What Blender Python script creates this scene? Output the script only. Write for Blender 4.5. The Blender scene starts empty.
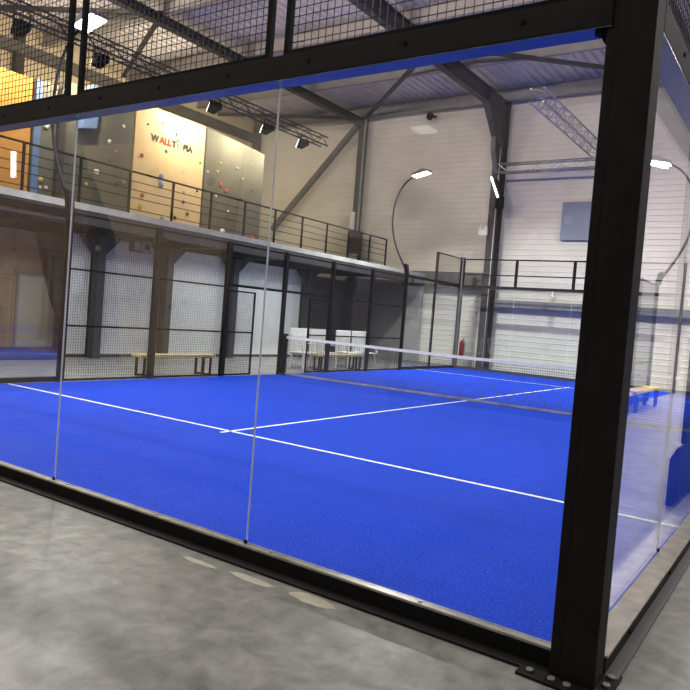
import bpy, math, random
from mathutils import Vector, Matrix, Euler
random.seed(7)
C = bpy.context.scene.collection
S = bpy.context.scene

# ---------------------------------------------------------------- camera, world, exposure
cam_d = bpy.data.cameras.new('camera'); cam = bpy.data.objects.new('camera', cam_d); C.objects.link(cam)
a, b, c = -0.0388, -0.0786, 0.5958
Rc = Matrix.Rotation(c, 3, 'Z') @ Matrix.Rotation(a, 3, 'X') @ Matrix.Rotation(b, 3, 'Y') @ Matrix.Rotation(math.pi/2, 3, 'X')
cam.matrix_world = Matrix.Translation((0.8645, -3.2766, 1.5152)) @ Rc.to_4x4()
cam_d.sensor_width = 36; cam_d.lens = 36*695.29/690; cam_d.clip_start = .05; cam_d.clip_end = 200
S.camera = cam
S.view_settings.view_transform = 'Standard'; S.view_settings.look = 'None'
S.view_settings.gamma = 1; S.view_settings.use_curve_mapping = False
S.view_settings.exposure = 0.0
w = bpy.data.worlds.new('world'); S.world = w; w.use_nodes = True
w.node_tree.nodes['Background'].inputs[0].default_value = (.6, .65, .8, 1)
w.node_tree.nodes['Background'].inputs[1].default_value = .05
S.cycles.transparent_max_bounces = 32
S.cycles.max_bounces = 8
S.cycles.caustics_reflective = False; S.cycles.caustics_refractive = False

# ---------------------------------------------------------------- materials
def mat(name, col, rough=.6, metal=0., var=0., scale=6., bump=0., bscale=60., spec=.5, emit=None, es=0., stretch=None, coat=0.):
    m = bpy.data.materials.new(name); m.use_nodes = True
    nt = m.node_tree; p = nt.nodes['Principled BSDF']
    p.inputs['Base Color'].default_value = (*col, 1); p.inputs['Roughness'].default_value = rough
    p.inputs['Metallic'].default_value = metal; p.inputs['Specular IOR Level'].default_value = spec
    p.inputs['Coat Weight'].default_value = coat
    tc = nt.nodes.new('ShaderNodeTexCoord'); mp = nt.nodes.new('ShaderNodeMapping')
    nt.links.new(tc.outputs['Object'], mp.inputs['Vector'])
    if stretch: mp.inputs['Scale'].default_value = stretch
    if var:
        n = nt.nodes.new('ShaderNodeTexNoise'); n.inputs['Scale'].default_value = scale; n.inputs['Detail'].default_value = 6
        nt.links.new(mp.outputs[0], n.inputs['Vector'])
        r = nt.nodes.new('ShaderNodeValToRGB')
        r.color_ramp.elements[0].position = .3; r.color_ramp.elements[1].position = .7
        r.color_ramp.elements[0].color = (*[x*(1-var) for x in col], 1)
        r.color_ramp.elements[1].color = (*[min(1, x*(1+var)) for x in col], 1)
        nt.links.new(n.outputs['Fac'], r.inputs[0]); nt.links.new(r.outputs[0], p.inputs['Base Color'])
    if bump:
        n2 = nt.nodes.new('ShaderNodeTexNoise'); n2.inputs['Scale'].default_value = bscale
        nt.links.new(mp.outputs[0], n2.inputs['Vector'])
        bp = nt.nodes.new('ShaderNodeBump'); bp.inputs['Strength'].default_value = bump; bp.inputs['Distance'].default_value = .01
        nt.links.new(n2.outputs['Fac'], bp.inputs['Height']); nt.links.new(bp.outputs[0], p.inputs['Normal'])
    if emit:
        p.inputs['Emission Color'].default_value = (*emit, 1); p.inputs['Emission Strength'].default_value = es
    return m

def glass_mat(name, tint=(.955, .975, .985)):
    m = bpy.data.materials.new(name); m.use_nodes = True; nt = m.node_tree
    for n in list(nt.nodes): nt.nodes.remove(n)
    N = nt.nodes.new; L = nt.links.new
    out = N('ShaderNodeOutputMaterial'); mx = N('ShaderNodeMixShader'); tr = N('ShaderNodeBsdfTransparent'); gl = N('ShaderNodeBsdfGlossy')
    tr.inputs[0].default_value = (*tint, 1); gl.inputs[0].default_value = (1, 1, 1, 1); gl.inputs['Roughness'].default_value = 0.0
    g = N('ShaderNodeNewGeometry'); d = N('ShaderNodeVectorMath'); d.operation = 'DOT_PRODUCT'
    L(g.outputs['Incoming'], d.inputs[0]); L(g.outputs['Normal'], d.inputs[1])
    ab = N('ShaderNodeMath'); ab.operation = 'ABSOLUTE'; L(d.outputs['Value'], ab.inputs[0])
    s = N('ShaderNodeMath'); s.operation = 'SUBTRACT'; s.inputs[0].default_value = 1; L(ab.outputs[0], s.inputs[1])
    pw = N('ShaderNodeMath'); pw.operation = 'POWER'; pw.inputs[1].default_value = 5; L(s.outputs[0], pw.inputs[0])
    ma = N('ShaderNodeMath'); ma.operation = 'MULTIPLY_ADD'; ma.inputs[1].default_value = .96; ma.inputs[2].default_value = .04
    L(pw.outputs[0], ma.inputs[0]); L(ma.outputs[0], mx.inputs[0]); L(tr.outputs[0], mx.inputs[1]); L(gl.outputs[0], mx.inputs[2])
    L(mx.outputs[0], out.inputs[0])
    return m

def turf_mat(name, col):
    m = mat(name, col, .9, 0, .55, 60, .9, 90, .12)
    nt = m.node_tree; p = nt.nodes['Principled BSDF']
    src = p.inputs['Base Color'].links[0].from_socket
    n = nt.nodes.new('ShaderNodeTexNoise'); n.inputs['Scale'].default_value = .7; n.inputs['Detail'].default_value = 4
    tc = nt.nodes.new('ShaderNodeTexCoord'); nt.links.new(tc.outputs['Object'], n.inputs['Vector'])
    r = nt.nodes.new('ShaderNodeMapRange'); r.inputs[3].default_value = .86; r.inputs[4].default_value = 1.14
    nt.links.new(n.outputs['Fac'], r.inputs[0])
    v = nt.nodes.new('ShaderNodeVectorMath'); v.operation = 'SCALE'
    nt.links.new(src, v.inputs[0]); nt.links.new(r.outputs[0], v.inputs['Scale']); nt.links.new(v.outputs[0], p.inputs['Base Color'])
    return m

def concrete_mat():
    m = mat('polished_concrete', (.2, .195, .185), .3, 0, 0, spec=.5)
    nt = m.node_tree; p = nt.nodes['Principled BSDF']; N = nt.nodes.new; L = nt.links.new
    tc = N('ShaderNodeTexCoord')
    def noise(sc, det, dist=0.):
        n = N('ShaderNodeTexNoise'); n.inputs['Scale'].default_value = sc; n.inputs['Detail'].default_value = det
        n.inputs['Distortion'].default_value = dist; L(tc.outputs['Object'], n.inputs['Vector']); return n.outputs['Fac']
    def ramp(f, a, b, c0, c1):
        r = N('ShaderNodeValToRGB'); r.color_ramp.elements[0].position = a; r.color_ramp.elements[1].position = b
        r.color_ramp.elements[0].color = (*c0, 1); r.color_ramp.elements[1].color = (*c1, 1); L(f, r.inputs[0]); return r.outputs[0]
    big = ramp(noise(.8, 5, .6), .2, .8, (.165, .16, .15), (.27, .265, .25))
    med = ramp(noise(3.2, 12, 1.2), .2, .8, (.66, .65, .64), (1.3, 1.3, 1.27))
    fine = ramp(noise(9, 15, .5), .3, .7, (.7, .69, .68), (1.24, 1.25, 1.22))
    m1 = N('ShaderNodeVectorMath'); m1.operation = 'MULTIPLY'; L(big, m1.inputs[0]); L(med, m1.inputs[1])
    m2 = N('ShaderNodeVectorMath'); m2.operation = 'MULTIPLY'; L(m1.outputs[0], m2.inputs[0]); L(fine, m2.inputs[1])
    L(m2.outputs[0], p.inputs['Base Color'])
    rr = N('ShaderNodeMapRange'); rr.inputs[1].default_value = .3; rr.inputs[2].default_value = .7; rr.inputs[3].default_value = .34; rr.inputs[4].default_value = .5
    L(noise(2.1, 6, .5), rr.inputs[0]); L(rr.outputs[0], p.inputs['Roughness'])
    bp = N('ShaderNodeBump'); bp.inputs['Strength'].default_value = .12; bp.inputs['Distance'].default_value = .01
    L(noise(14, 10, .6), bp.inputs['Height']); L(bp.outputs[0], p.inputs['Normal'])
    return m

M = dict(
 concrete=concrete_mat(),
 turf=turf_mat('blue_turf', (.004, .047, .53)),
 turf2=turf_mat('blue_turf_next_court', (.004, .047, .53)),
 line=mat('white_line', (.8, .82, .85), .8, 0, .08, 60),
 black=mat('black_powder_coat', (.013, .0115, .0105), .62, 0, .25, 5, .05, 200, .16),
 blackm=mat('matt_black', (.008, .008, .009), .8, 0, .2, 8, spec=.15),
 lip=mat('pale_lit_metal_lip', (.42, .4, .34), .35, .6, .25, 9),  # pale colour holds the light falling on the rail tops
 soffit=mat('satin_zinc', (.18, .19, .21), .25, .95, .1, 5),
 wire=mat('black_wire', (.02, .02, .022), .45, .3, .1, 4),
 glass=glass_mat('toughened_glass'),
 seam=mat('white_lit_edge_seam', (.9, .9, .88), .35, 0, .05, 4),  # white colour stands for the lit polished edges of the panes
 clad=mat('cream_cladding', (.74, .71, .63), .45, 0, .05, 1.2),
 wallwarm=mat('beige_wall', (.6, .52, .39), .8, 0, .06, 1.0),
 wallgrey=mat('grey_wall', (.3, .29, .28), .8, 0, .1, .8),
 deck=mat('galvanised_roof_deck', (.62, .6, .62), .45, .35, .12, 2),
 steel=mat('dark_grey_steel', (.042, .04, .04), .6, 0, .18, 3),
 steelg=mat('grey_steel', (.13, .125, .125), .5, .2, .15, 3),
 purlin=mat('grey_purlin', (.3, .285, .28), .5, .2, .1, 3),
 alu=mat('aluminium_truss', (.42, .42, .43), .35, .8, .1, 8),
 orange=mat('orange_climbing_ply', (.55, .27, .06), .75, 0, .08, 2),
 cream=mat('cream_climbing_ply', (.74, .56, .32), .75, 0, .07, 1.5),
 greyp=mat('grey_climbing_panel', (.115, .115, .1), .75, 0, .1, 2),
 blueboard=mat('blue_grey_board', (.26, .29, .38), .7, 0, .05, 2),
 panelglow=mat('dim_panel', (.9, .9, .9), .4, emit=(1, .97, .9), es=2.5),
 bluep=mat('blue_panel', (.12, .2, .42), .7, 0, .08, 2),
 ply=mat('brown_climbing_ply', (.4, .26, .15), .7, 0, .15, 3),
 white=mat('white_partition', (.62, .64, .63), .6, 0, .05, 2),
 shutter=mat('dark_shutter', (.05, .052, .058), .5, .2, .1, 3),
 concrete2=mat('concrete_edge', (.4, .4, .37), .7, 0, .15, 4),
 wood=mat('varnished_bench_wood', (.68, .52, .2), .4, 0, .2, 6, stretch=(1, 1, 8)),
 chair=mat('white_plastic', (.78, .78, .74), .4, 0, .04, 5),
 band=mat('white_net_tape', (.93, .92, .86), .8, 0, .05, 9),
 bluepad=mat('dark_blue_pad', (.025, .045, .25), .6, 0, .1, 5),
 red=mat('red_paint', (.45, .04, .03), .4, 0, .1, 5),
 lamp=mat('lamp_glow', (.9, .9, .9), .4, emit=(1, .97, .9), es=16),
 tube=mat('tube_glow', (.9, .9, .9), .4, emit=(.93, .96, 1), es=7),
 bay=mat('bay_glow', (.9, .9, .9), .4, emit=(1, .95, .86), es=9),
 hold_w=mat('white_resin_hold', (.75, .74, .68), .6), hold_r=mat('red_resin_hold', (.6, .08, .05), .6),
 hold_b=mat('blue_resin_hold', (.15, .25, .5), .6), hold_k=mat('dark_resin_hold', (.05, .045, .04), .6),
 hold_y=mat('yellow_resin_hold', (.6, .45, .1), .6), hold_g=mat('grey_resin_hold', (.3, .3, .28), .6),
 ink=mat('black_print', (.02, .02, .02), .6), inkred=mat('red_print', (.6, .04, .03), .6), inkg=mat('pale_print', (.2, .25, .25), .6),
 netbase=mat('grey_tape_with_sheen', (.3, .3, .34), .9, 0, .35, 3),  # grey tone stands for the folded net bottom reflecting light
 netcord=mat('dark_grey_cord', (.06, .06, .07), .8, 0, .1, 5),
 patch=mat('pale_paint_spill', (.42, .4, .3), .6, 0, .15, 9),
 colbrown=mat('brown_grey_steel', (.075, .065, .06), .7, 0, .15, 3, spec=.25),
 duct=mat('grey_trunking', (.22, .23, .24), .5, .2, .1, 4),
)

# ---------------------------------------------------------------- mesh builder
class MB:
    def __init__(s): s.v = []; s.f = []; s.sm = []
    def box(s, x0, x1, y0, y1, z0, z1):
        n = len(s.v)
        s.v += [(x, y, z) for z in (z0, z1) for x, y in ((x0, y0), (x1, y0), (x1, y1), (x0, y1))]
        s.f += [tuple(n+i for i in q) for q in ((3, 2, 1, 0), (4, 5, 6, 7), (0, 1, 5, 4), (1, 2, 6, 5), (2, 3, 7, 6), (3, 0, 4, 7))]
        return s
    def prism(s, pts, axis, a0, a1):
        # pts 2D outline, extruded along axis ('x': pts are (y,z); 'y': (x,z); 'z': (x,y))
        n = len(s.v); k = len(pts)
        for t in (a0, a1):
            for p, q in pts:
                s.v.append((t, p, q) if axis == 'x' else (p, t, q) if axis == 'y' else (p, q, t))
        s.f += [tuple(range(n, n+k)), tuple(range(n+2*k-1, n+k-1, -1))]
        for i in range(k): j = (i+1) % k; s.f.append((n+i, n+k+i, n+k+j, n+j))
        return s
    def bar(s, p, q, wd, ht=None, up=(0, 0, 1)):
        ht = ht or wd; p = Vector(p); q = Vector(q); d = (q-p).normalized(); u = Vector(up)
        if abs(d.dot(u)) > .98: u = Vector((0, 1, 0))
        r = d.cross(u).normalized()*wd/2; u = r.cross(d).normalized()*ht/2
        n = len(s.v)
        for c0 in (p, q):
            for sx, sy in ((-1, -1), (1, -1), (1, 1), (-1, 1)): s.v.append(tuple(c0+r*sx+u*sy))
        s.f += [tuple(n+i for i in z) for z in ((3, 2, 1, 0), (4, 5, 6, 7), (0, 1, 5, 4), (1, 2, 6, 5), (2, 3, 7, 6), (3, 0, 4, 7))]
        return s
    def tube(s, pts, r, k=8, r2=None, cap=True):
        pts = [Vector(p) for p in pts]; m = len(pts); n = len(s.v)
        up = None
        for i, p in enumerate(pts):
            d = (pts[min(i+1, m-1)]-pts[max(i-1, 0)]).normalized()
            if up is None: up = Vector((0, 0, 1)) if abs(d.z) < .9 else Vector((1, 0, 0))
            up = (up-d*up.dot(d)).normalized(); sd = d.cross(up)
            rr = r if r2 is None else r+(r2-r)*i/(m-1)
            if isinstance(r, (list, tuple)): rr = r[i]
            for j in range(k):
                t = 2*math.pi*j/k; s.v.append(tuple(p+(up*math.cos(t)+sd*math.sin(t))*rr))
        for i in range(m-1):
            for j in range(k):
                a0 = n+i*k+j; a1 = n+i*k+(j+1) % k
                s.f.append((a0, a1, a1+k, a0+k)); s.sm.append(len(s.f)-1)
        if cap: s.f += [tuple(range(n+k-1, n-1, -1)), tuple(range(n+(m-1)*k, n+m*k))]
        return s
    def blob(s, c0, r, k=7, seed=0, flat=.7):
        rnd = random.Random(seed); n = len(s.v); c0 = Vector(c0)
        rings = 3
        s.v.append(tuple(c0+Vector((r*flat, 0, 0))))
        for i in range(1, rings+1):
            t = i/(rings+1)*math.pi
            for j in range(k):
                q = 2*math.pi*j/k; e = 1+rnd.uniform(-.25, .25)
                s.v.append(tuple(c0+Vector((r*flat*math.cos(t), r*e*math.sin(t)*math.cos(q), r*e*math.sin(t)*math.sin(q)))))
        s.v.append(tuple(c0+Vector((-r*flat, 0, 0)))); last = len(s.v)-1
        for j in range(k):
            s.f.append((n, n+1+j, n+1+(j+1) % k)); s.f.append((last, n+1+(rings-1)*k+(j+1) % k, n+1+(rings-1)*k+j))
            for i in range(rings-1):
                a0 = n+1+i*k+j; a1 = n+1+i*k+(j+1) % k; s.f.append((a0, a0+k, a1+k, a1))
        return s
    def build(s, name, m, parent=None, loc=None, rz=0., bevel=0.):
        me = bpy.data.meshes.new(name); me.from_pydata(s.v, [], s.f); me.materials.append(m)
        for i in s.sm: me.polygons[i].use_smooth = True
        me.update()
        import bmesh
        bm = bmesh.new(); bm.from_mesh(me); bmesh.ops.recalc_face_normals(bm, faces=bm.faces); bm.to_mesh(me); bm.free()
        o = bpy.data.objects.new(name, me); C.objects.link(o)
        if loc: o.location = loc
        o.rotation_euler.z = rz
        if parent: o.parent = parent
        if bevel:
            bv = o.modifiers.new('bevel', 'BEVEL'); bv.width = bevel; bv.segments = 2; bv.limit_method = 'ANGLE'
        return o

def thing(name, label, cat, loc=(0, 0, 0), rz=0., group=None):
    o = bpy.data.objects.new(name, None); C.objects.link(o); o.location = loc; o.rotation_euler.z = rz
    o.empty_display_size = .1
    return tag(o, label, cat, group)
def tag(o, label, cat, group=None, kind=None):
    o['label'] = label; o['category'] = cat
    if group: o['group'] = group
    if kind: o['kind'] = kind
    return o
def struct(o, label=None):
    o['kind'] = 'structure'
    if label: o['label'] = label
    return o
def dup(root, loc, label, rz=None, group=None):
    r = root.copy(); C.objects.link(r); r.location = loc
    if rz is not None: r.rotation_euler.z = rz
    r['label'] = label
    if group: r['group'] = group
    for ch in list(root.children):
        k = ch.copy(); C.objects.link(k); k.parent = r
        for g in list(ch.children):
            d = g.copy(); C.objects.link(d); d.parent = k
    return r
ORD = ['nearest', 'second', 'third', 'fourth', 'fifth', 'sixth', 'seventh', 'eighth', 'ninth', 'tenth', 'eleventh', 'twelfth']

def area(name, loc, rot, sx, sy, power, col=(1, 1, 1), parent=None, spread=180):
    d = bpy.data.lights.new(name, 'AREA'); d.shape = 'RECTANGLE'; d.size = sx; d.size_y = sy; d.energy = power; d.color = col
    d.spread = math.radians(spread)
    o = bpy.data.objects.new(name, d); C.objects.link(o); o.location = loc; o.rotation_euler = rot
    if parent: o.parent = parent
    return o

XL, XR, YB, YF, ZC = -22.0, 17.0, -8.5, 21.8, 10.45

# ---------------------------------------------------------------- room shell
struct(MB().box(XL-.3, XR+.3, YB-.3, YF+.3, -.2, 0).build('floor', M['concrete']))
def ribbed(x0, x1, y, z0, z1, step, dep):
    pts = []; z = z0
    while z < z1-.01:
        zt = min(z+step, z1)
        pts += [(y, z), (y, z+(zt-z)*.72), (y-dep, z+(zt-z)*.8), (y-dep, z+(zt-z)*.94)]; z = zt
    pts += [(y, z1), (y+.2, z1), (y+.2, z0)]
    return MB().prism(pts, 'x', x0, x1)
struct(ribbed(XL, XR, YF, 0, ZC+.4, .2, .016).build('wall_far', M['clad']))
struct(MB().box(XL-.2, XL, YB, YF, 0, ZC+.4).build('wall_left', M['wallwarm']))
struct(MB().box(XR, XR+.2, YB, YF, 0, ZC+.4).build('wall_right', M['clad']))
struct(MB().box(XL, XR, YB-.2, YB, 0, ZC+.4).build('wall_near', M['wallgrey']))
# corrugated roof deck, ribs run along the hall
pts = []; x = XL
while x < XR-.01:
    pts += [(x, ZC+.07), (x+.12, ZC+.07), (x+.17, ZC), (x+.25, ZC)]; x += .3
pts += [(XR, ZC+.07), (XR, ZC+.25), (XL, ZC+.25)]
struct(MB().prism(pts, 'y', YB, YF).build('ceiling', M['deck']))

# ---------------------------------------------------------------- roof steelwork
def ibeam(p0, p1, h, wd, t=.02):
    m = MB(); p0 = Vector(p0); p1 = Vector(p1); e = Vector((0, 0, h/2))
    m.bar(p0+e, p1+e, wd, t); m.bar(p0-e, p1-e, wd, t); m.bar(p0, p1, t, h); return m
for i, y in enumerate((21.3, 17.7, 14.1, 10.5, 6.9, 3.3, -.3, -3.9)):
    lb = ['grey roof purlin along the top of the far cream wall'] + ['%s grey roof purlin from the far cream wall' % q for q in ORD[1:8]]
    tag(ibeam((XL+.05, y, 10.2), (XR-.05, y, 10.2), .42, .16).build('roof_purlin', M['purlin']), lb[i], 'beam', 'purlins under the corrugated roof')
def rafter(x, lab, h, m):
    tag(ibeam((x, YB+.1, 9.72), (x, YF-.35, 9.72), h, .24).build('roof_rafter', M[m]), lab, 'beam', 'rafters along the hall')
rafter(-9.5, 'deep dark steel roof rafter running to the haunched column behind the court', .5, 'steel')
rafter(-15.7, 'slimmer dark steel roof rafter above the edge of the climbing area', .26, 'steel')
rafter(-2.9, 'dark steel roof rafter over the right side of the court', .5, 'steel')
# haunched column
t = thing('steel_column', 'wide dark steel column with haunched top behind the far glass', 'column', (-9.5, 21.3, 0))
m = MB(); m.box(-.16, .16, -.27, -.24, 0, 9.4); m.box(-.16, .16, .24, .27, 0, 10.2); m.box(-.02, .02, -.24, .24, 0, 9.9)
m.build('shaft', M['colbrown'], t)
MB().prism([(-.27, 8.1), (-1.7, 9.47), (-1.7, 9.95), (-.24, 9.95)], 'x', -.12, .12).build('haunch', M['steel'], t)
m = MB(); m.bar((0, -.3, 7.3), (0, -.72, 8.0), .16, .06); m.bar((0, -.72, 8.0), (0, -.76, 8.5), .16, .06); m.build('bracket', M['steelg'], t)
MB().tube([(.12, -.3, .1), (.12, -.3, 8.2)], .015, 6).build('conduit', M['chair'], t)
t = thing('steel_column', 'slim dark steel column where the diagonal brace meets the far wall', 'column', (-15.75, 21.35, 0))
MB().box(-.13, .13, -.15, .15, 0, 10.0).build('shaft', M['steel'], t)
MB().box(.132, .2, -.16, -.1, 3.6, 9.9).build('cable_tray', M['purlin'], t)
tag(MB().box(-3.05, -2.75, 21.05, 21.55, 0, 9.5).build('steel_column', M['steelg']), 'dark steel column on far wall at right, seen through side glass', 'column')
tag(MB().box(-21.95, -21.7, 21.3, 21.6, 0, 10).build('steel_column', M['steelg']), 'grey steel column in the far left corner of the hall', 'column')
tag(MB().box(-21.95, -21.7, 9.45, 9.75, 3.6, 10).build('steel_column', M['steel']), 'dark steel column on beige left wall above the orange climbing panel', 'column')
tag(MB().bar((-21.75, YB+.1, 9.55), (-21.75, YF-.5, 9.55), .28, .35).build('eaves_beam', M['steelg']), 'grey steel beam along the top of the beige left wall', 'beam')
BR = [((-15.85, 21.15, 9.7), (-20.2, 21.15, 5.3), .2, 'thick diagonal wall brace running down left from slim column'),
      ((-15.55, 21.2, 9.95), (-9.7, 15.7, 9.95), .12, 'dark roof brace from slim column towards the wide rafter'),
      ((-15.85, 21.2, 9.95), (-21.6, 18.6, 9.95), .12, 'nearly level dark roof brace left of the slim column'),
      ((-15.75, 10.4, 9.95), (-21.6, 13.6, 9.95), .12, 'roof brace behind the upper mesh at left, rising to the rafter'),
      ((-15.75, 10.4, 9.95), (-21.6, 7.2, 9.95), .12, 'roof brace at top left beside the bright floodlight'),
      ((-9.3, 15.7, 9.95), (-3.1, 21.2, 9.95), .12, 'roof brace from wide rafter towards right along the eaves')]
for p, q, wd, lab in BR:
    tag(MB().bar(p, q, wd, wd).build('steel_brace', M['steelg' if wd > .15 else 'steel']), lab, 'brace', 'diagonal steel braces')

# trusses
def truss(name, p, q, lab, s=.3, mm='alu', step=.4):
    t = thing(name, lab, 'truss', p); d = Vector(q)-Vector(p); L = d.length; u = d.normalized()
    r = u.cross(Vector((0, 0, 1))).normalized()*s/2; z = Vector((0, 0, s/2))
    cs = [r+z, r-z, -r-z, -r+z]; m = MB()
    for k in cs: m.tube([k, d+k], .025, 6)
    m.build('chords', M[mm], t); m = MB(); n = int(L/step)
    for i in range(n):
        a0 = u*(i*L/n); b0 = u*((i+1)*L/n)
        for j in range(4):
            k0, k1 = cs[j], cs[(j+1) % 4]
            if i % 2: k0, k1 = k1, k0
            m.bar(a0+k0, b0+k1, .018)
    m.build('lattice', M[mm], t)
    return t
truss('lighting_truss', (-9.35, 20.9, 7.4), (-5.5, 20.9, 7.4), 'aluminium box truss fixed level along the far wall')
truss('lighting_truss', (-5.8, 20.7, 7.75), (-5.8, 14.6, 7.75), 'aluminium box truss hanging at a right angle to the far wall', .36)
truss('lighting_truss', (-14.4, 16.9, 7.75), (-14.4, 4.0, 7.75), 'dark truss carrying spotlights in front of the climbing wall', .3, 'steel')
def spot(y, lab, e=115):
    t = thing('spotlight', lab, 'spotlight', (-14.55, y, 7.45), 0, 'spotlights on the dark truss')
    MB().prism([(-.2, -.14), (.14, -.02), (.14, .14), (-.08, .16)], 'y', -.16, .16).build('housing', M['blackm'], t, bevel=.015)
    m = MB(); m.bar((0, -.19, .02), (0, -.19, .3), .02, .04); m.bar((0, .19, .02), (0, .19, .3), .02, .04); m.bar((0, -.2, .3), (0, .2, .3), .04, .02)
    m.build('yoke', M['blackm'], t)
    MB().prism([(-.222, -.12), (-.205, -.125), (-.085, .145), (-.1, .15)], 'y', -.14, .14).build('lens', M['bay'], t)
    area('spotlight_beam', (-.3, 0, 0), (math.radians(0), math.radians(78), 0), .25, .3, e, (1, .82, .52), t, 150)
for y, lab in ((5.5, 'black spotlight on dark truss at the top left corner'), (7.6, 'black spotlight on dark truss left of the doubled mesh upright'),
               (11.6, 'black spotlight on truss above the cream climbing panel'), (14.0, 'black spotlight on truss above the grey climbing panel'), (15.9, 'last black spotlight at the far end of the dark truss')):
    spot(y, lab)

# ---------------------------------------------------------------- mezzanine
XM = -12.2; ZM = 3.5
t = thing('mezzanine_platform', 'raised mezzanine platform with pale concrete edge below the climbing walls', 'platform', (0, 0, 0))
MB().box(XL+.02, XM, -2, 21.28, ZM-.14, ZM).build('slab', M['concrete2'], t)
MB().box(XM-.3, XM-.02, -2, 21.28, ZM-.42, ZM-.14).build('edge_beam', M['steel'], t)
for y in (5.3, 7.9, 10.3, 12.9, 15.6, 18.6): MB().box(-14.6, XM-.3, y-.1, y+.1, ZM-.4, ZM-.14).build('cross_beam', M['steel'], t)
t = thing('mezzanine_railing', 'thin black metal railing along the mezzanine edge', 'railing', (XM-.05, 0, ZM))
m = MB(); Y0, Y1 = -.3, 18.2
ys = [4.39-1.27*k for k in range(4, 0, -1)] + [4.39+1.27*k for k in range(11)] + [18.2]
for y in ys: MB().box(-.022, .022, y-.022, y+.022, .002, .93).build('post', M['blackm'], t)
MB().bar((0, ys[0], .94), (0, Y1, .94), .045, .035).build('handrail', M['blackm'], t)
for z in (.1, .36, .54, .73): MB().bar((0, ys[0], z), (0, Y1, z), .016).build('rail', M['blackm'], t)
tag(MB().box(-13.3, -9.8, 21.3, 21.6, 3.0, 3.62).build('wall_beam', M['steelg']), 'dark steel beam on far wall joining mezzanine to wide column', 'beam')
tag(MB().box(-9.3, XR-1, 21.45, 21.72, 2.38, 2.64).build('cable_trunking', M['duct']), 'long grey trunking across the cream far wall', 'trunking')
# columns under the mezzanine (on the line of the partition)
cl = ['dark haunched column under the mezzanine, first from left', 'dark haunched column under mezzanine behind the long bench',
      'dark haunched column under mezzanine beside court gate opening', 'dark haunched column between white partition and dark shutter', 'dark column under the mezzanine near its far end']
for y, lab in zip((7.75, 10.0, 12.65, 16.4, 19.3), cl):
    t = thing('mezzanine_column', lab, 'column', (-14.3, y, 0), 0, 'columns under the mezzanine')
    MB().box(-.12, .12, -.11, .11, 0, ZM-.41).build('shaft', M['steel'], t)
    if y < 18:
        for s in (-1, 1): MB().prism([(s*.11, ZM-.9), (s*.11, ZM-.41), (s*.62, ZM-.41)], 'x', -.06, .06).build('haunch', M['steel'], t)
pl = ['narrow white partition panel under mezzanine beside the dark wedge', 'white partition panel under mezzanine left of the long bench', 'white partition panel under mezzanine behind the long bench', 'white partition panel under mezzanine seen through the gate opening']
for (y0, y1), lab in zip(((6.98, 7.63), (7.82, 9.93), (10.07, 12.58), (12.72, 16.3)), pl):
    t = thing('partition_panel', lab, 'partition', (-14.55, y0, 0), 0, 'white partitions under the mezzanine')
    MB().box(0, .06, 0, y1-y0, .04, ZM-.43).build('sheet', M['white'], t)
    MB().box(.061, .075, 0, y1-y0, .0, .08).build('kick_strip', M['steel'], t)
t = thing('roller_shutter', 'dark ribbed shutter under the mezzanine behind the white chairs', 'shutter', (-14.55, 16.55, 0))
pts = []; z = .1
while z < 2.92: pts += [(0.0, z), (.03, z+.04), (.03, z+.08), (0, z+.1)]; z += .11
pts += [(-.08, z), (-.08, .1)]
MB().prism(pts, 'y', 0, 2.6).build('curtain', M['shutter'], t)
MB().box(-.02, .08, 2.6, 2.7, 0, 3.07).build('guide', M['steel'], t)
tag(MB().box(-14.6, -12.4, 21.4, 21.6, 0.0, 3.1).build('shaded_wall_sheet', M['wallgrey']), 'grey sheet standing in for the shaded far wall below the mezzanine end', 'panel')  # grey sheet puts the shade under the mezzanine onto the far wall
t = thing('wall_fan', 'round fan heater in a box under the mezzanine above white panel', 'heater', (-13.9, 8.75, 3.0))
MB().box(-.15, .0, -.32, .3, -.2, .1).build('housing', M['steelg'], t, bevel=.01)
m = MB(); m.tube([(.0, .1, -.05), (.04, .1, -.05)], .15, 20); m.build('ring', M['concrete2'], t)
MB().tube([(.04, .1, -.05), (.07, .1, -.05)], .09, 16).build('grille', M['blackm'], t)
MB().box(0.002, .03, -.28, -.1, -.14, .05).build('vent', M['concrete2'], t)

for y, lab in ((6.4, 'added tube light under the mezzanine at left'), (11.3, 'added tube light under the mezzanine behind the long bench'), (14.3, 'added tube light under the mezzanine above the chairs')):  # unseen tubes added to brighten the white partitions
    t = thing('added_tube_light', lab, 'lamp', (-12.9, y, 3.275), 0, 'added tube lights below the mezzanine')
    MB().box(-.06, .06, -.6, .6, 0, .08).build('housing', M['white'], t)
    MB().box(-.045, .045, -.58, .58, -.03, 0).build('tube', M['tube'], t)
    area('tube_glow', (0, 0, -.04), (0, math.radians(-10), 0), .09, 1.15, 55, (.93, .96, 1), t, 170)

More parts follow.
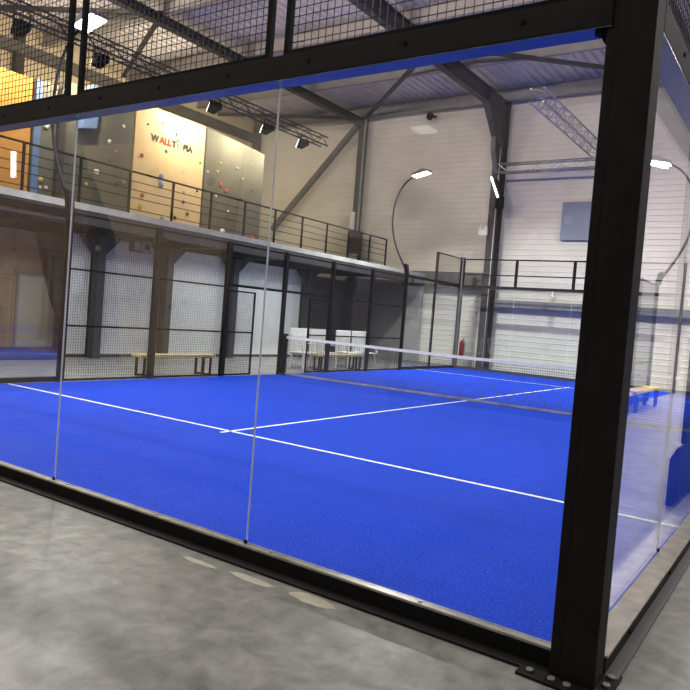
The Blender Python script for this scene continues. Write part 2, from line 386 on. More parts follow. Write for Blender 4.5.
t = thing('climbing_wall', 'brown plywood climbing wall with dark holds under the mezzanine at far left', 'climbing wall', (-15.5, 0, 0))
MB().box(-.3, 0, 1.0, 7.6, .0, 3.05).build('panel', M['ply'], t)
for i, (y, z, r) in enumerate(((5.0, 1.95, .12), (5.55, 1.9, .11), (5.3, 2.95, .07), (5.3, 2.7, .07), (5.3, 2.45, .07), (5.0, 1.0, .13), (5.2, 1.2, .05), (5.5, 2.2, .06), (4.4, 2.6, .1), (4.1, 1.4, .1), (3.4, 2.2, .1))):
    MB().blob((.03, y, z), r, seed=500+i).build('hold', M['hold_k'], t)
m = MB(); m.box(.002, .03, 6.3, 6.36, .17, 2.03); m.box(.002, .03, 6.36, 7.35, 1.97, 2.03); m.build('door_frame', M['wallgrey'], t)
MB().box(.002, .02, 6.37, 7.35, .17, 1.96).build('door', M['wallwarm'], t)
t = thing('climbing_wedge', 'dark grey leaning climbing wedge beside the brown plywood wall', 'climbing wall', (-15.3, 0, 0))
MB().prism([(7.57, .62), (7.62, .6), (7.62, 3.05), (6.7, 3.05), (6.9, 2.37), (7.2, 1.38)], 'x', -.198, .1).build('panel', M['greyp'], t)
tag(MB().box(-15.45, -13.9, 0.5, 6.5, 0, .16).build('crash_mat', M['bluepad'], None, bevel=.03), 'dark blue crash mat in front of brown climbing wall', 'mat')

# ---------------------------------------------------------------- climbing walls on the mezzanine
HN = {'w': 'hold_w', 'r': 'hold_r', 'b': 'hold_b', 'k': 'hold_k', 'y': 'hold_y', 'g': 'hold_g'}
def holds(t, x, lst, sd, inv=None):
    for i, (y, z, r, k) in enumerate(lst): MB().blob((x, y, z), r, seed=sd+i).build('hold', M[HN[k]], t)
def rnd_holds(y0, y1, z0, z1, n, ks, sd, rr=(.05, .11)):
    R = random.Random(sd); return [(R.uniform(y0+.15, y1-.15), R.uniform(z0, z1-.15), R.uniform(*rr), R.choice(ks)) for _ in range(n)]
XP = -16.0
def climb(name_lab, y0, y1, z1, m, hl, sd, dep=.4, ztop2=None, x=XP):
    t = thing('climbing_wall', name_lab, 'climbing wall', (x, 0, ZM+.004))
    MB().prism([(y0, 0), (y1, 0), (y1, (ztop2 or z1)-ZM), (y0, z1-ZM)], 'x', -dep, 0).build('panel', M[m], t)
    holds(t, 0.02, [(a, b-ZM, r*.7, k) for a, b, r, k in hl], sd)
    return t
climb('orange plywood climbing panel at far left of the mezzanine', 2.6, 6.72, 6.9, 'orange', rnd_holds(2.6, 6.6, 4, 6.7, 12, 'kgw', 3), 10)
t = climb('grey climbing panel with narrow blue edge at the mezzanine left', 6.8, 7.42, 6.95, 'greyp', rnd_holds(6.8, 7.4, 4, 6.6, 5, 'wy', 5), 40)
MB().box(.002, .03, 6.8, 6.98, .2, 3.4).build('blue_edge', M['bluep'], t)
climb('wide grey climbing panel left of the cream lettered panel', 7.62, 9.86, 7.15, 'greyp',
      [(8.1, 6.3, .09, 'w'), (9.05, 5.92, .09, 'w'), (9.5, 6.45, .07, 'w'), (9.3, 5.7, .06, 'g'), (8.7, 5.0, .12, 'w'), (8.4, 4.6, .08, 'y'), (9.4, 4.8, .1, 'k'), (9.6, 4.9, .1, 'g'), (9.1, 5.4, .06, 'k')], 60)
t = climb('cream plywood climbing panel with black and red lettering', 9.92, 12.66, 7.3, 'cream',
      [(12.35, 7.0, .05, 'g'), (11.9, 6.9, .06, 'g'), (10.9, 6.95, .05, 'g'), (10.35, 6.75, .05, 'k'), (11.45, 6.75, .08, 'b'), (11.52, 6.58, .08, 'b'), (11.1, 6.15, .09, 'b'), (10.2, 5.8, .09, 'r'), (10.95, 5.35, .14, 'b'), (10.97, 5.1, .14, 'b'),
       (11.8, 5.7, .05, 'w'), (11.5, 5.2, .06, 'g'), (12.45, 5.2, .06, 'k'), (12.5, 6.1, .05, 'k'), (10.3, 4.65, .09, 'r'), (10.25, 4.3, .12, 'y'), (11.9, 4.75, .08, 'b'), (12.1, 4.4, .09, 'k'), (11.6, 4.2, .08, 'k'), (12.2, 3.95, .08, 'k'), (11.9, 5.05, .06, 'g'), (11.1, 4.1, .1, 'g')], 90)
# lettering, reads along +y seen from the court
def letters(txt, m, y, z, size, parent, x=.012, bold=.006):
    cu = bpy.data.curves.new('lettering', 'FONT'); cu.body = txt; cu.size = size; cu.extrude = .004; cu.offset = bold
    tmp = bpy.data.objects.new('lettering', cu); C.objects.link(tmp)
    bpy.context.view_layer.update()
    me = bpy.data.meshes.new_from_object(tmp.evaluated_get(bpy.context.evaluated_depsgraph_get()))
    wdt = max(v.co.x for v in me.vertices)
    bpy.data.objects.remove(tmp); me.materials.clear(); me.materials.append(m)
    o = bpy.data.objects.new('lettering', me); C.objects.link(o); o.parent = parent
    o.location = (x, y, z); o.rotation_euler = (math.radians(90), 0, math.radians(90))
    return wdt
yy = 10.5; zz = 6.33-ZM
for tx, mm in (('W', 'ink'), ('ALL', 'inkred'), ('T', 'ink'), ('O', 'inkg'), ('PIA', 'ink')):
    yy += letters(tx, M[mm], yy, zz, .27, t, bold=.013)+.025
climb('grey climbing panel with red holds at right of cream panel', 12.74, 15.55, 7.3, 'greyp',
      [(13.5, 5.6, .1, 'r'), (13.75, 5.45, .1, 'r'), (13.4, 6.3, .06, 'y'), (13.3, 6.0, .06, 'y'), (14.2, 6.3, .06, 'g'), (14.5, 5.3, .08, 'k'), (14.5, 6.0, .08, 'g'), (13.3, 5.2, .06, 'w'), (13.9, 4.8, .07, 'w'), (12.85, 5.9, .06, 'w'), (13.7, 4.1, .13, 'w'), (15.2, 4.1, .12, 'r'), (15, 5.7, .05, 'k'), (14.9, 6.6, .05, 'g')], 140, ztop2=7.1)
t = thing('climbing_volume', 'blue wedge climbing volume between grey panels', 'climbing volume', (XP+.005, 0, 0))
MB().prism([(8.0, 6.0), (8.45, 6.1), (8.6, 7.2), (8.25, 7.2)], 'x', 0, .25).build('body', M['bluep'], t)
tag(MB().box(-16.02, -15.86, 7.43, 7.61, ZM, 6.9).build('dark_gap_strip', M['steel']), 'dark strip standing in for the dark gap between the two left grey climbing panels', 'post')  # dark strip modelled to give the panel gap its shade

# ---------------------------------------------------------------- the blue court
t = thing('artificial_turf', 'bright blue artificial turf with white lines inside the glass court', 'turf')
MB().box(-9.97, .06, -.06, 19.97, .002, .016).build('carpet', M['turf'], t)
m = MB()
def ln(x0, x1, y0, y1, p, mm='line'): MB().box(x0, x1, y0, y1, .0165, .019).build('court_line', M[mm], p)
ln(-9.95, .059, 2.99, 3.045, t); ln(-9.95, .05, 16.925, 16.98, t); ln(-5.025, -4.975, 2.85, 17.15, t)
for ch in t.children:
    if ch.name.startswith('court_line'): ch['label'] = 'white line woven into the turf'

# net
t = thing('tennis_net', 'low black court net with white top tape across the blue turf', 'net', (0, 10, 0))
m = MB()
def nz(x): return .92-.04*(1-abs(x+5)/5)
k = int(9.8/.045)
for i in range(k+1):
    x = -9.85+9.8*i/k; m.bar((x, 0, .03), (x, 0, nz(x)), .005)
for i in range(19):
    f = i/18; m.bar((-9.85, 0, .03+f*(nz(-9.85)-.03)), (-4.95, 0, .03+f*(nz(-5)-.03)), .005); m.bar((-4.95, 0, .03+f*(nz(-5)-.03)), (-.05, 0, .03+f*(nz(-.05)-.03)), .005)
m.build('netting', M['netcord'], t)
m = MB(); m.bar((-9.87, 0, .93), (-4.95, 0, .89), .02, .06); m.bar((-4.95, 0, .89), (-.03, 0, .93), .02, .06); m.build('top_tape', M['band'], t)
MB().bar((-9.85, 0, .04), (-.05, 0, .04), .03, .045).build('bottom_tape', M['netbase'], t)['label'] = 'greyish bottom tape'
for x, lab in ((-9.92, 'black steel net post with foot at the left end of the net'), (0.02, 'black steel net post at the right end of the net')):
    t = thing('net_post', lab, 'post', (x, 10, .017))
    MB().box(-.05, .05, -.065, .065, .0, 1.0).build('upright', M['black'], t, bevel=.006)
    MB().box(-.13 if x < -5 else -.06, .13 if x < -5 else .05, -.1, .1, .0, .012).build('foot_plate', M['black'], t)
    for sx, sy in ((-.03, -.083), (.03, -.083)): MB().tube([(sx, sy, .012), (sx, sy, .03)], .012, 6).build('bolt', M['alu'], t)

# glass walls: each a thing with its panes, seams and clamps
FY = -.09; SX = .08
def glass_wall(lab, x, y, rz, cuts, h=2.9, z=.1, clamp=True, seams=True, side=-1):
    t = thing('glass_wall', lab, 'glass wall', (x, y, z), rz)
    for c0, c1 in zip(cuts, cuts[1:]): MB().box(c0+.004, c1-.004, -.006, .006, 0, h).build('pane', M['glass'], t)
    for c1 in cuts[1:-1]:
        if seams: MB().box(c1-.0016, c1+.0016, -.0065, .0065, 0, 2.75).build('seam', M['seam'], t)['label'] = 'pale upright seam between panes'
        if clamp: MB().box(c1-.012, c1+.012, -.014, -.0066, 0, .02).build('clamp', M['blackm'], t)
    return t
glass_wall('long clear glass wall closing the front of the blue court', 0, FY, 0, [-10.0, -7.9, -5.9, -3.89, -1.905, .02], side=-1)
glass_wall('clear glass wall on right of court, beside the black corner post', SX, 0, math.pi/2, [-.075, 1.85, 3.95])
glass_wall('clear glass wall at near left end of the court', -10.03, 0, math.pi/2, [0.05, 2, 3.95])
glass_wall('clear glass wall on left side between mesh and far corner', -10.03, 0, math.pi/2, [16.05, 18, 19.94], h=2.85)
glass_wall('clear glass wall closing the far end of the court', 0, 20.035, 0, [-9.98, -8, -6, -4, -2, .03], h=2.84)

# front frame: channel rail, top beam
t = thing('bottom_rail', 'black steel channel rail at foot of front glass', 'rail', (-10.1, 0, 0))
L = 10.1
MB().box(0, L, -.135, -.075, .088, .1).build('top_lip', M['lip'], t)
MB().box(0, L, -.137, -.125, .014, .088).build('web', M['blackm'], t)
MB().box(0, L, -.215, -.1, 0, .013).build('bottom_flange', M['black'], t)
for i in range(10): MB().tube([(L-.7-i, -.105, .1), (L-.7-i, -.105, .107)], .012, 10).build('bolt', M['lip'], t)
t = thing('bottom_rail', 'steel channel rail with top coloured pale as if lit at foot of right side glass', 'rail', (0, 0, 0))
L2 = 20.
MB().box(.09, .21, -.03, L2, .088, .1).build('top_lip', M['lip'], t)
MB().box(.19, .203, -.03, L2, .014, .088).build('web', M['black'], t)
MB().box(.17, .26, -.03, L2, 0, .013).build('bottom_flange', M['steelg'], t)
for i in range(12): MB().tube([(.203, .45+i*1.15, .05), (.211, .45+i*1.15, .05)], .012, 8).build('bolt', M['blackm'], t)
def top_beam(lab, loc, rz, L, face_bolts):
    t = thing('top_beam', lab, 'beam', loc, rz, 'black beams above the glass')
    MB().box(0, L, -.12, 0, 2.853, 2.99).build('box_section', M['black'], t, bevel=.004)
    MB().box(0, L, -.118, -.004, 2.846, 2.852).build('underside_strip', M['soffit'], t)['label'] = 'shiny underside that mirrors the blue turf'
    for i in range(int(L/face_bolts)): MB().tube([(L-.4-i*face_bolts, -.12, 2.93), (L-.4-i*face_bolts, -.126, 2.93)], .012, 8).build('bolt', M['blackm'], t)
    return t
top_beam('thick black steel beam along top of the front glass', (-10.1, -.08, 0), 0, 10.12, .62)
top_beam('thick black steel beam along top of the right side glass', (.08, -.04, 0), math.pi/2, 4.0, .62)
# side beam lies outside (+x): mirrored with rz the -y side becomes +x
top_beam('black steel beam along top of the left side glass near front', (-10.0, 0, 0), math.pi/2, 4.0, .8)
# corner post
t = thing('corner_post', 'massive black steel corner post in the foreground with bolted foot', 'post', (0, 0, 0))
m = MB(); m.prism([(.05, -.2), (.2, -.2), (.2, -.045), (.165, -.03), (.085, -.03), (.085, -.08), (.05, -.1)], 'z', .012, 4.05)
m.build('box_section', M['black'], t, bevel=.005)
MB().prism([(.0, -.19), (.05, -.19), (.05, -.1), (.0, -.1)], 'z', .012, 4.05).build('flange', M['black'], t, bevel=.003)
MB().prism([(-.12, -.28), (.2, -.3), (.27, -.22), (.27, .02), (.21, .02), (.21, -.02), (-.12, -.2)], 'z', 0, .012).build('base_plate', M['black'], t)
for x, y in ((-.07, -.235), (.03, -.245), (.1, -.25), (.22, -.23), (.235, -.13), (.235, -.04)):
    MB().tube([(x, y, .012), (x, y, .024)], .018, 6).build('bolt', M['lip'], t)
MB().tube([(-.03, -.16, 2.83), (-.03, -.16, 2.86)], .03, 10).build('bolt', M['blackm'], t)
m = MB()
MB().prism([(-.02, 2.80), (-.0, 2.80), (0, 2.87), (-.06, 2.87)], 'y', -.16, -.1).build('gusset', M['blackm'], t)

# mesh modules -------------------------------------------------
def wires(m, w0, w1, z0, z1, sp=.05, d=.004, y=0.):
    n = round((w1-w0)/sp)
    for i in range(1, n): x = w0+(w1-w0)*i/n; m.box(x-d/2, x+d/2, y-d/2, y+d/2, z0, z1)
    n = round((z1-z0)/sp)
    for i in range(1, n): z = z0+(z1-z0)*i/n; m.box(w0, w1, y+d/2, y+d*1.5, z-d/2, z+d/2)
    return m
def mesh_panel(lab, loc, rz, wd, z0, z1, rails=(), fr=.035, sp=.05, d=.004, grp='welded mesh fence panels'):
    t = thing('mesh_panel', lab, 'mesh fence', loc, rz, grp)
    m = MB(); h = fr/2
    m.box(0, fr, -h, h, z0, z1); m.box(wd-fr, wd, -h, h, z0, z1); m.box(fr, wd-fr, -h, h, z0, z0+fr); m.box(fr, wd-fr, -h, h, z1-fr, z1)
    m.build('frame', M['blackm'], t)
    for z in rails: MB().box(fr, wd-fr, -h*.8, h*.8, z-.018, z+.018).build('cross_rail', M['blackm'], t)
    wires(MB(), fr, wd-fr, z0+fr, z1-fr, sp, d).build('wire_mesh', M['wire'], t)
    return t
p0 = mesh_panel('black mesh panel above front beam next to the corner post', (-1.85, -.13, 0), 0, 1.87, 3.0, 4.0)
for i, q in enumerate(('between the two doubled uprights', 'at the top left of the photo', 'fourth from the corner post', 'farthest from the corner post')):
    dup(p0, (-3.83-2*i, -.13, 0), 'black mesh panel above front beam, '+q)
for i in range(1, 5):
    pass
mesh_panel('black mesh panel above right side beam at top right of photo', (.14, .03, 0), math.pi/2, 1.93, 3.0, 4.0)

def side(xc, s, left):
    """fence of one long side; xc centre line; s: 'left'/'right'"""
    nm = s+' fence'
    for y, h, q in ((4, 3.05, 'where glass meets mesh nearest the front'), (6, 3, 'beside the long bench'), (8, 3, 'left of gate opening'), (10, 3, 'behind the net post'), (12, 3, 'right of gate opening'),
                    (14, 3, 'fourth from the far end'), (16, 3.05, 'where mesh meets glass, carrying a lamp'), (18, 4.0, 'last before the far corner')):
        wd = .09
        if y in (18,): wd = .05
        tag(MB().box(xc-.04, xc+.04, y-wd/2, y+wd/2, 0, h).build('fence_post', M['black']), 'black fence post of %s %s' % (nm, q), 'post', 'posts of the %s' % nm)
    for y, q in ((4, 'next to the side glass'), (6, 'behind the long bench'), (12, 'behind the short bench'), (14, 'next to the far side glass')):
        mesh_panel('tall black mesh panel of %s %s' % (nm, q), (xc, y+.05, 0), math.pi/2, 1.9, .02, 2.98, (1.0, 2.0))
    for y, q in ((8, 'over the near gate opening'), (10, 'over the far gate opening')):
        mesh_panel('upper black mesh panel of %s %s' % (nm, q), (xc, y+.05, 0), math.pi/2, 1.9, 2.02, 2.98, (2.06,))
    mesh_panel('narrow lower mesh panel of %s before the near gate opening' % nm, (xc, 8.05, 0), math.pi/2, .9, .02, 1.94, (1.0,))
    mesh_panel('narrow lower mesh panel of %s after the far gate opening' % nm, (xc, 11.05, 0), math.pi/2, .9, .02, 1.94, (1.0,))
    for y, q in ((0, 'near corner'), (18, 'far corner')):
        if s == 'right' and y < 1: continue
        mesh_panel('raised mesh panel of %s above glass in %s' % (nm, q), (xc, y+.05, 0), math.pi/2, 1.88, 3.02, 4.0)
    tag(MB().box(xc-.04, xc+.04, 16.05, 17.95, 2.96, 3.04).build('glass_top_rail', M['black']), 'black rail on top of far glass of %s' % nm, 'rail')
    tag(MB().box(xc-.04, xc+.04, 18.05, 19.9, 2.93, 3.01).build('glass_top_rail', M['black']), 'black rail below raised mesh of %s in far corner' % nm, 'rail')
    if s == 'right': return
    for y0, y1, q in ((0.05, 3.95, 'near glass'), (16.05, 19.9, 'far glass')):
        if s == 'right' and y0 < 1: continue
        tag(MB().box(xc-.05, xc+.05, y0, y1, 0.02, .1).build('bottom_rail', M['black']), 'black rail under the %s of %s' % (q, nm), 'rail')
side(-10.05, 'left', True)
side(.12, 'right', False)
# far frame
for x, q in ((-10.05, 'left'), (.1, 'right')):
    tag(MB().box(x-.06, x+.06, 19.95, 20.1, 0, 4.05).build('corner_post', M['steelg']), 'dark steel post in the far %s corner of the court' % q, 'post')
tag(MB().box(-10.17, -10.03, -.2, -.04, 0, 4.05).build('corner_post', M['black']), 'black steel post in the near left corner of the court', 'post')
for z, h, q in ((.05, .1, 'bottom rail under the far court glass'), (3.0, .1, 'thick rail on top of the far court glass')):
    tag(MB().box(-9.98, .03, 20.0, 20.07, z-h/2, z+h/2).build('far_rail', M['black' if z > 1 else 'steel']), 'black '+q, 'rail')
for i, q in enumerate(('at right corner', 'second from right', 'in the middle', 'second from left', 'at left corner')):
    x0 = -2*(i+1)
    t = thing('mesh_panel', 'open-looking mesh panel above far court glass, '+q, 'mesh fence', (x0, 20.035, 0), 0, 'mesh panels over far glass')
    m = MB(); m.box(.0, .05, -.02, .02, 3.05, 4.0); m.box(1.95, 1.99, -.02, .02, 3.05, 4.0); m.box(.05, 1.95, -.02, .02, 3.955, 4.0); m.box(.05, 1.95, -.015, .015, 3.42, 3.455)
    m.build('frame', M['blackm'], t)
    wires(MB(), .05, 1.95, 3.05, 3.96, .05, .002).build('wire_mesh', M['wire'], t)

# court lamps on curved arms
def lamp(lab, loc, rz, e):
    t = thing('court_lamp', lab, 'lamp', loc, rz, 'court lamps on curved arms')
    P = [(0, 0, 0), (-.12, 0, .22), (-.45, 0, .8), (-.64, 0, 1.35), (-.69, 0, 1.85), (-.6, 0, 2.4), (-.35, 0, 2.85), (.02, 0, 3.12)]
    pts = []
    for i in range(len(P)-1):       # smooth
        p_1 = Vector(P[max(i-1, 0)]); a0 = Vector(P[i]); b0 = Vector(P[i+1]); c0 = Vector(P[min(i+2, len(P)-1)])
        for k in range(5):
            u = k/5; pts.append(.5*((2*a0)+(-p_1+b0)*u+(2*p_1-5*a0+4*b0-c0)*u*u+(-p_1+3*a0-3*b0+c0)*u**3))
    pts.append(Vector(P[-1]))
    MB().tube(pts, .032, 8, .024).build('arm', M['blackm'], t)
    MB().prism([(-.07, -.02), (.07, -.02), (.0, .3), (-.12, .34)], 'y', -.05, .05).build('bracket', M['black'], t)
    MB().prism([(-.05, 3.07), (.5, 3.19), (.5, 3.25), (.3, 3.28), (-.05, 3.14)], 'y', -.17, .17).build('head', M['steelg'], t, bevel=.01)
    MB().prism([(-.02, 3.055), (.48, 3.165), (.48, 3.18), (-.02, 3.07)], 'y', -.155, .155).build('led_panel', M['lamp'], t)
    area('lamp_light', (.25, 0, 3.05), (0, math.radians(-14), 0), .45, .28, e, (1, .97, .92), t, 165)
    return t
lamp('curved black lamp at top left behind the mesh, on left fence', (-10.05, 4, 3.05), 0, 260)
lamp('curved black lamp on left fence near the far corner', (-10.05, 16, 3.05), 0, 650)
lamp('curved black lamp on right fence near the front', (.14, 4.05, 3.05), math.pi, 130)
lamp('curved black lamp on right fence near the far corner', (.14, 16, 3.05), math.pi, 650)

# ---------------------------------------------------------------- benches, chairs, small things beside the court
def bench(lab, x, y, L, mw='wood', leg='blackm'):
    t = thing('bench', lab, 'bench', (x, y, 0), 0, 'benches beside the court')
    MB().box(-.16, .16, 0, L, .395, .455).build('seat', M[mw], t, bevel=.005)
    for yy in (.1, L-.35) if L > 1.2 else (.05, L-.3):
        m = MB(); m.box(-.14, -.1, yy, yy+.04, 0, .42); m.box(.1, .14, yy, yy+.04, 0, .42); m.box(-.14, .14, yy, yy+.25, .38, .42)
        m.box(-.14, -.1, yy+.21, yy+.25, 0, .38); m.box(.1, .14, yy+.21, yy+.25, 0, .38); m.box(-.14, -.1, yy+.04, yy+.21, 0, .04); m.box(.1, .14, yy+.04, yy+.21, 0, .04)
        m.build('leg', M[leg], t)
    return t
bench('long low bench with yellow wood seat behind the left mesh fence', -10.5, 6.0, 2.1)
bench('shorter bench with pale wood seat in front of the white chairs', -10.5, 12.1, 2.2)
def chair(lab, x, y, rz):
    t = thing('plastic_chair', lab, 'chair', (x, y, 0), rz, 'white plastic chairs behind fence')
    MB().box(-.26, .26, -.36, .36, .42, .46).build('seat', M['chair'], t, bevel=.01)
    MB().box(-.275, -.235, -.4, .4, .9, 1.12).build('back_top', M['chair'], t, bevel=.012)
    m = MB()
    for k in range(6): yk = -.33+k*.132; m.bar((-.24, yk, .46), (-.255, yk, .91), .03, .075, (1, 0, 0))
    m.build('back_slats', M['chair'], t)
    MB().box(-.27, -.235, -.37, .37, .34, .46).build('back_apron', M['chair'], t)
    for sx, sy in ((-1, -1), (-1, 1), (1, -1), (1, 1)): MB().bar((sx*.24, sy*.34, 0), (sx*.2, sy*.3, .42), .05, .04).build('leg', M['chair'], t)
    for sy in (-1, 1):
        m = MB(); m.bar((.24, sy*.38, .44), (.2, sy*.385, .65), .04, .04); m.bar((.24, sy*.385, .66), (-.25, sy*.385, .7), .05, .03); m.build('armrest', M['chair'], t)
    return t
for y, lab in ((12.5, 'white plastic chair nearest the net post, back slats showing'), (13.4, 'white plastic chair second in the row'),
               (14.75, 'white plastic chair third in row, right of the fence post'), (15.65, 'white plastic chair last in the row at right')):
    chair(lab, -11.2, y, 0)
t = thing('fire_extinguisher', 'red fire extinguisher at the foot of the wide column', 'extinguisher', (-10.15, 20.75, 0))
MB().tube([(0, 0, .45), (0, 0, .95), (0, 0, 1.02)], [.09, .09, .04], 12).build('bottle', M['red'], t)
m = MB(); m.box(-.1, .1, .09, .11, .3, 1.0); m.box(-.09, .09, -.09, .09, 0, .02); m.bar((0, .1, 0), (0, .1, .5), .04); m.build('stand', M['chair'], t)
MB().bar((0, 0, 1.02), (.08, -.03, 1.08), .025).build('valve', M['blackm'], t)
t = thing('emergency_light', 'white twin-head emergency light box on the wide column', 'emergency light', (-9.75, 20.9, 5.1))
MB().box(-.17, .17, -.05, .05, -.13, .08).build('box', M['chair'], t, bevel=.01)
for x in (-.11, .11): MB().tube([(x, -.05, .15), (x, .03, .15)], .06, 12).build('head', M['chair'], t)
t = thing('light_bar', 'short tilted bright light bar on black bracket high on column', 'light', (-9.35, 20.75, 6.7))
MB().bar((-.2, 0, .38), (.12, 0, -.36), .07, .05).build('tube', M['tube'], t)
m = MB(); m.bar((-.08, .09, .3), (.22, .09, -.3), .12, .14); m.box(.02, .26, .05, .3, -.75, -.3); m.build('bracket', M['blackm'], t)
t = thing('equipment_cabinet', 'dark box with grey door mounted at mezzanine height by slim column', 'cabinet', (-15.45, 20.9, ZM))
MB().box(-.3, .3, -.12, .12, .0, 1.65).build('body', M['steel'], t, bevel=.01)
MB().box(-.24, .24, -.135, -.121, .1, .7).build('door', M['purlin'], t)
tag(MB().box(-15.9, -15.72, 21.1, 21.195, 5.15, 6.0).build('notice_board', M['chair']), 'narrow white notice strip on the slim far column', 'sign')
tag(MB().box(-7.1, -5.4, 21.6, 21.765, 4.9, 6.25).build('wall_board', M['blueboard']), 'blue-grey board high on cream far wall near corner post', 'board')
t = thing('security_camera', 'small dark dome camera below eaves on far wall', 'camera', (-12.6, 21.4, 9.75))
MB().blob((0, -.1, 0), .16, 10, 3, .9).build('dome', M['blackm'], t); MB().bar((0, -.1, .05), (0, .383, .1), .1).build('arm', M['steel'], t)
# black stand outside the right side glass, mirrored at the photo's right edge
t = thing('gate_stand', 'black metal stand outside right side glass, mirrored at right edge', 'stand', (0, 3.8, 0))
MB().prism([(.265, 0), (.36, 0), (.36, .44), (.30, .56), (.265, .56)], 'y', 0, 1.2).build('lower_box', M['blackm'], t, bevel=.01)
MB().box(.27, .32, .3, .9, .56, 1.6).build('upper_box', M['blackm'], t, bevel=.01)
for k, (x, y, sx, sy, lab) in enumerate(((-2.05, -.33, .13, .025, 'pale paint spill on concrete by front rail, farthest left'), (-1.66, -.31, .16, .035, 'pale paint spill on concrete by front rail, middle one'), (-1.25, -.29, .15, .05, 'pale paint spill on concrete by front rail, nearest the post'))):
    rr = random.Random(k); n = 22
    pts = [((sx*(1+rr.uniform(-.14, .14)))*math.cos(2*math.pi*q/n), (sy*(1+rr.uniform(-.14, .14)))*math.sin(2*math.pi*q/n)) for q in range(n)]
    tag(MB().prism(pts, 'z', .0005, .0015).build('paint_spill', M['patch'], None, (x, y, 0)), lab, 'stain')

# ---------------------------------------------------------------- neighbouring court (seen mirrored in the side glass)
t = thing('artificial_turf', 'blue artificial turf of neighbouring court beyond the concrete aisle', 'turf')
MB().box(2.9, 12.9, 0, 20, .002, .016).build('carpet', M['turf2'], t); ln(2.95, 12.9, 3.02, 3.07, t); ln(2.95, 12.9, 16.95, 17.0, t)
for y, h in ((4, 3.0), (6, 3), (8, 3), (12, 3), (14, 3), (16, 3.0), (20, 4)):
    tag(MB().box(2.8, 2.88, y-.04, y+.04, 0, h).build('fence_post', M['black']), 'black fence post of neighbouring court, %d metres along its side' % y, 'post', 'posts of the neighbouring court')
for y in (4, 6, 12, 14): mesh_panel('mesh panel of neighbouring court, %d metres along its side' % y, (2.84, y+.05, 0), math.pi/2, 1.9, .02, 2.98, (1., 2.))
lamp('curved black lamp of neighbouring court, mirrored in side glass', (2.84, 16, 3.0), 0, 200)
for y, lab in ((9.2, 'blue-legged wooden bench on aisle beside neighbouring court, nearer'), (12.2, 'blue-legged wooden bench on aisle beside neighbouring court, farther')):
    bench(lab, 2.5, y, 2.6, 'wood', 'bluepad')

# ---------------------------------------------------------------- hall behind the photographer (mirrored in the front glass)
def back_climb(lab, poly, yb, m, hl, sd, dep=.5):
    t = thing('climbing_wall', lab, 'climbing wall', (0, yb, 0))
    MB().prism(poly, 'y', -dep, 0).build('panel', M[m], t)
    for i, (x, z, r, k) in enumerate(hl):
        MB().blob((0, 0, 0), r, seed=sd+i).build('hold', M[HN[k]], t, (x, .03, z), math.pi/2)
    return t
R = random.Random(5)
back_climb('brown plywood climbing wall with door behind the photographer at left', [(-21.5, 0), (-14.4, 0), (-14.4, 4.3), (-21.5, 4.3)], -7.6, 'ply',
           [(-17.5, 3.4, .08, 'k'), (-17.6, 3.0, .08, 'k'), (-17.6, 2.7, .08, 'k'), (-18.2, 2.2, .12, 'k'), (-17.4, 2.15, .12, 'k'), (-18.0, 1.0, .12, 'k'), (-17.6, 3.8, .06, 'k'), (-19, 3, .1, 'k'), (-19.5, 1.5, .1, 'k')], 300)
t = thing('store_door', 'pale flush door in brown climbing wall behind the photographer', 'door', (-16.6, -7.58, 0))
MB().box(-.9, .9, 0, .06, 0, 2.05).build('leaf', M['ply'], t); MB().box(-.95, -.88, .0, .09, 0, 2.12).build('frame', M['cream'], t)
back_climb('tall dark grey overhanging climbing wall behind the photographer', [(-14.3, 0), (-12.5, 0), (-12.0, 5.2), (-15.9, 5.2), (-15.6, 4.35), (-14.3, 4.35)], -7.8, 'greyp', [(R.uniform(-15.5, -12.6), R.uniform(2, 5), .1, 'w') for _ in range(10)], 330)
back_climb('beige sloping climbing wall behind the photographer', [(-12.4, 0), (-9.6, 0), (-9.3, 5.0), (-14.4, 5.2), (-12.9, 3)], -7.3, 'cream', [(R.uniform(-12.3, -9.8), R.uniform(1, 4.6), .1, 'k') for _ in range(9)], 350, .3)
back_climb('pale climbing wall with pointed edge behind the photographer', [(-7.0, 3.0), (-5.9, 3.0), (-5.0, 5.1), (-9.0, 5.1), (-9.2, 3)], -7.4, 'clad', [(-6.3, 4.5, .08, 'w'), (-8, 4, .07, 'w')], 370, .3)
back_climb('grey climbing wall with pale holds behind the photographer at right', [(-5.2, 0), (-1, 0), (-1, 4.0), (-4.2, 4.0), (-5.8, 2.2)], -7.4, 'greyp', [(R.uniform(-5, -1.5), R.uniform(1, 3.8), .09, R.choice('wwg')) for _ in range(16)], 390, .3)
# tube and panel fixtures mirrored in the glass
t = thing('hanging_tube', 'upright bright tube lamp on wall behind photographer', 'lamp', (-15.1, -6.0, 4.5))
MB().bar((.03, 0, -.3), (-.03, 0, .3), .1, .08).build('tube', M['tube'], t); MB().box(-.06, .06, -.12, -.05, -.34, .34).build('backplate', M['steel'], t)
t = thing('panel_light', 'flat square panel light hanging behind photographer', 'lamp', (-4.2, -6, 4.35))
MB().box(-.14, .14, -.15, .15, 0, .04).build('panel', M['panelglow'], t)
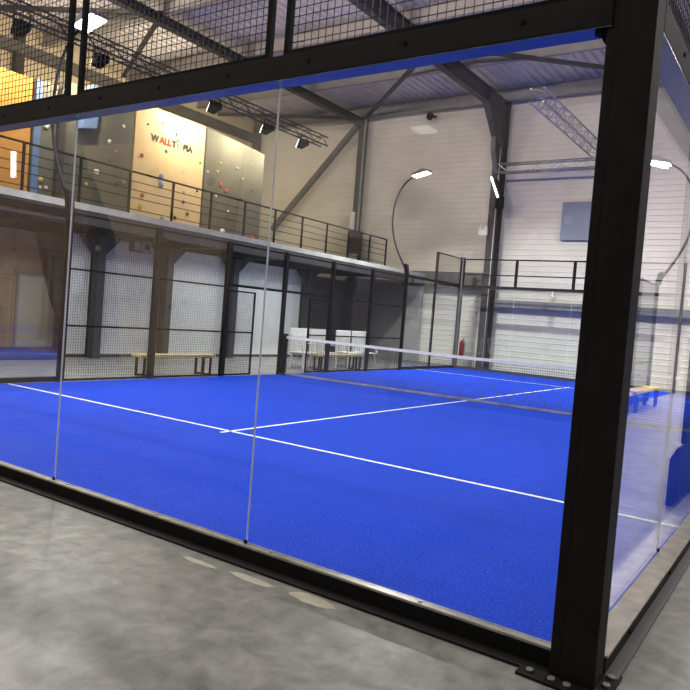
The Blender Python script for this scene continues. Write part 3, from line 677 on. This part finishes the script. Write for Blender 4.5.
# unseen floodlights added on the rafters to brighten the far wall and the roof
def flood(x, y, e, lab, tilt=84):
    t = thing('added_flood_light', lab, 'lamp', (x, y, 8.9), 0, 'added floodlights on the rafters')
    MB().prism([(.0, -.16), (.1, -.12), (.1, .14), (.0, .16)], 'x', -.25, .25).build('housing', M['steelg'], t, bevel=.01)
    MB().box(-.22, .22, .1, .11, -.1, .12).build('lens', M['bay'], t)
    m = MB(); m.bar((-.27, .05, 0), (-.27, .05, .55), .03); m.bar((.27, .05, 0), (.27, .05, .55), .03); m.bar((-.28, .05, .55), (.28, .05, .55), .05, .03); m.build('yoke', M['blackm'], t)
    area('added_flood_beam', (0, .14, 0), (math.radians(tilt), 0, 0), .44, .22, e, (1, .84, .7), t, 150)
for x, y, q in ((-15.7, 6.0, 'leftmost rafter over the court edge'), (-9.5, 7.5, 'rafter above the middle of the court'), (-2.9, 8.5, 'rafter above the right side of the court'), (4.0, 10.5, 'roof above the neighbouring court')):
    flood(x, y, 235 if x < 0 else 120, 'added floodlight facing the far wall, hung from the ' + q)
# high bay lights on the roof
def bay(x, y, e, lab):
    t = thing('high_bay_light', lab, 'lamp', (x, y, 9.3), 0, 'high bay lights under the roof')
    MB().box(-.35, .35, -.18, .18, 0, .1).build('housing', M['steelg'], t, bevel=.01)
    MB().box(-.32, .32, -.16, .16, -.015, 0).build('diffuser', M['bay'], t)
    m = MB()
    for sx in (-.3, .3): m.tube([(sx, 0, .1), (sx, 0, .7)], .008, 6)
    m.build('hanger', M['blackm'], t)
    area('bay_light', (0, 0, -.05), (0, 0, 0), .64, .32, e, (1, .93, .84), t, 150)
    area('added_uplight', (0, 0, .15), (math.pi, 0, 0), .6, .3, 110+e*.12, (1, .93, .86), t, 170)  # upward light added to brighten the ceiling
BE = 330
i = 0
for (x, y), q in (((3.0, 17.0), 'nearest'), ((7.5, 17.0), 'middle one'), ((3.0, 11.0), 'nearer the camera'), ((8.0, 11.0), 'far right')):  # unseen lights added over the next court to brighten the far wall
    bay(x, y, 230, 'added roof light over the neighbouring court, ' + q + (' of the far row' if y > 12 else ' of the middle row'))
for y in (-4.5, 2.5):
    for x in (-17, -11.5, -4.5, 3.0, 10.0):
        bay(x, y, BE*(.5 if y < 0 else .8)*(.3 if x > 0 else 1.1), '%s roof light from the left in the row %s' % (['first', 'second', 'third', 'fourth', 'fifth'][i % 5], 'behind the photographer' if y < 0 else 'above the court front')); i += 1
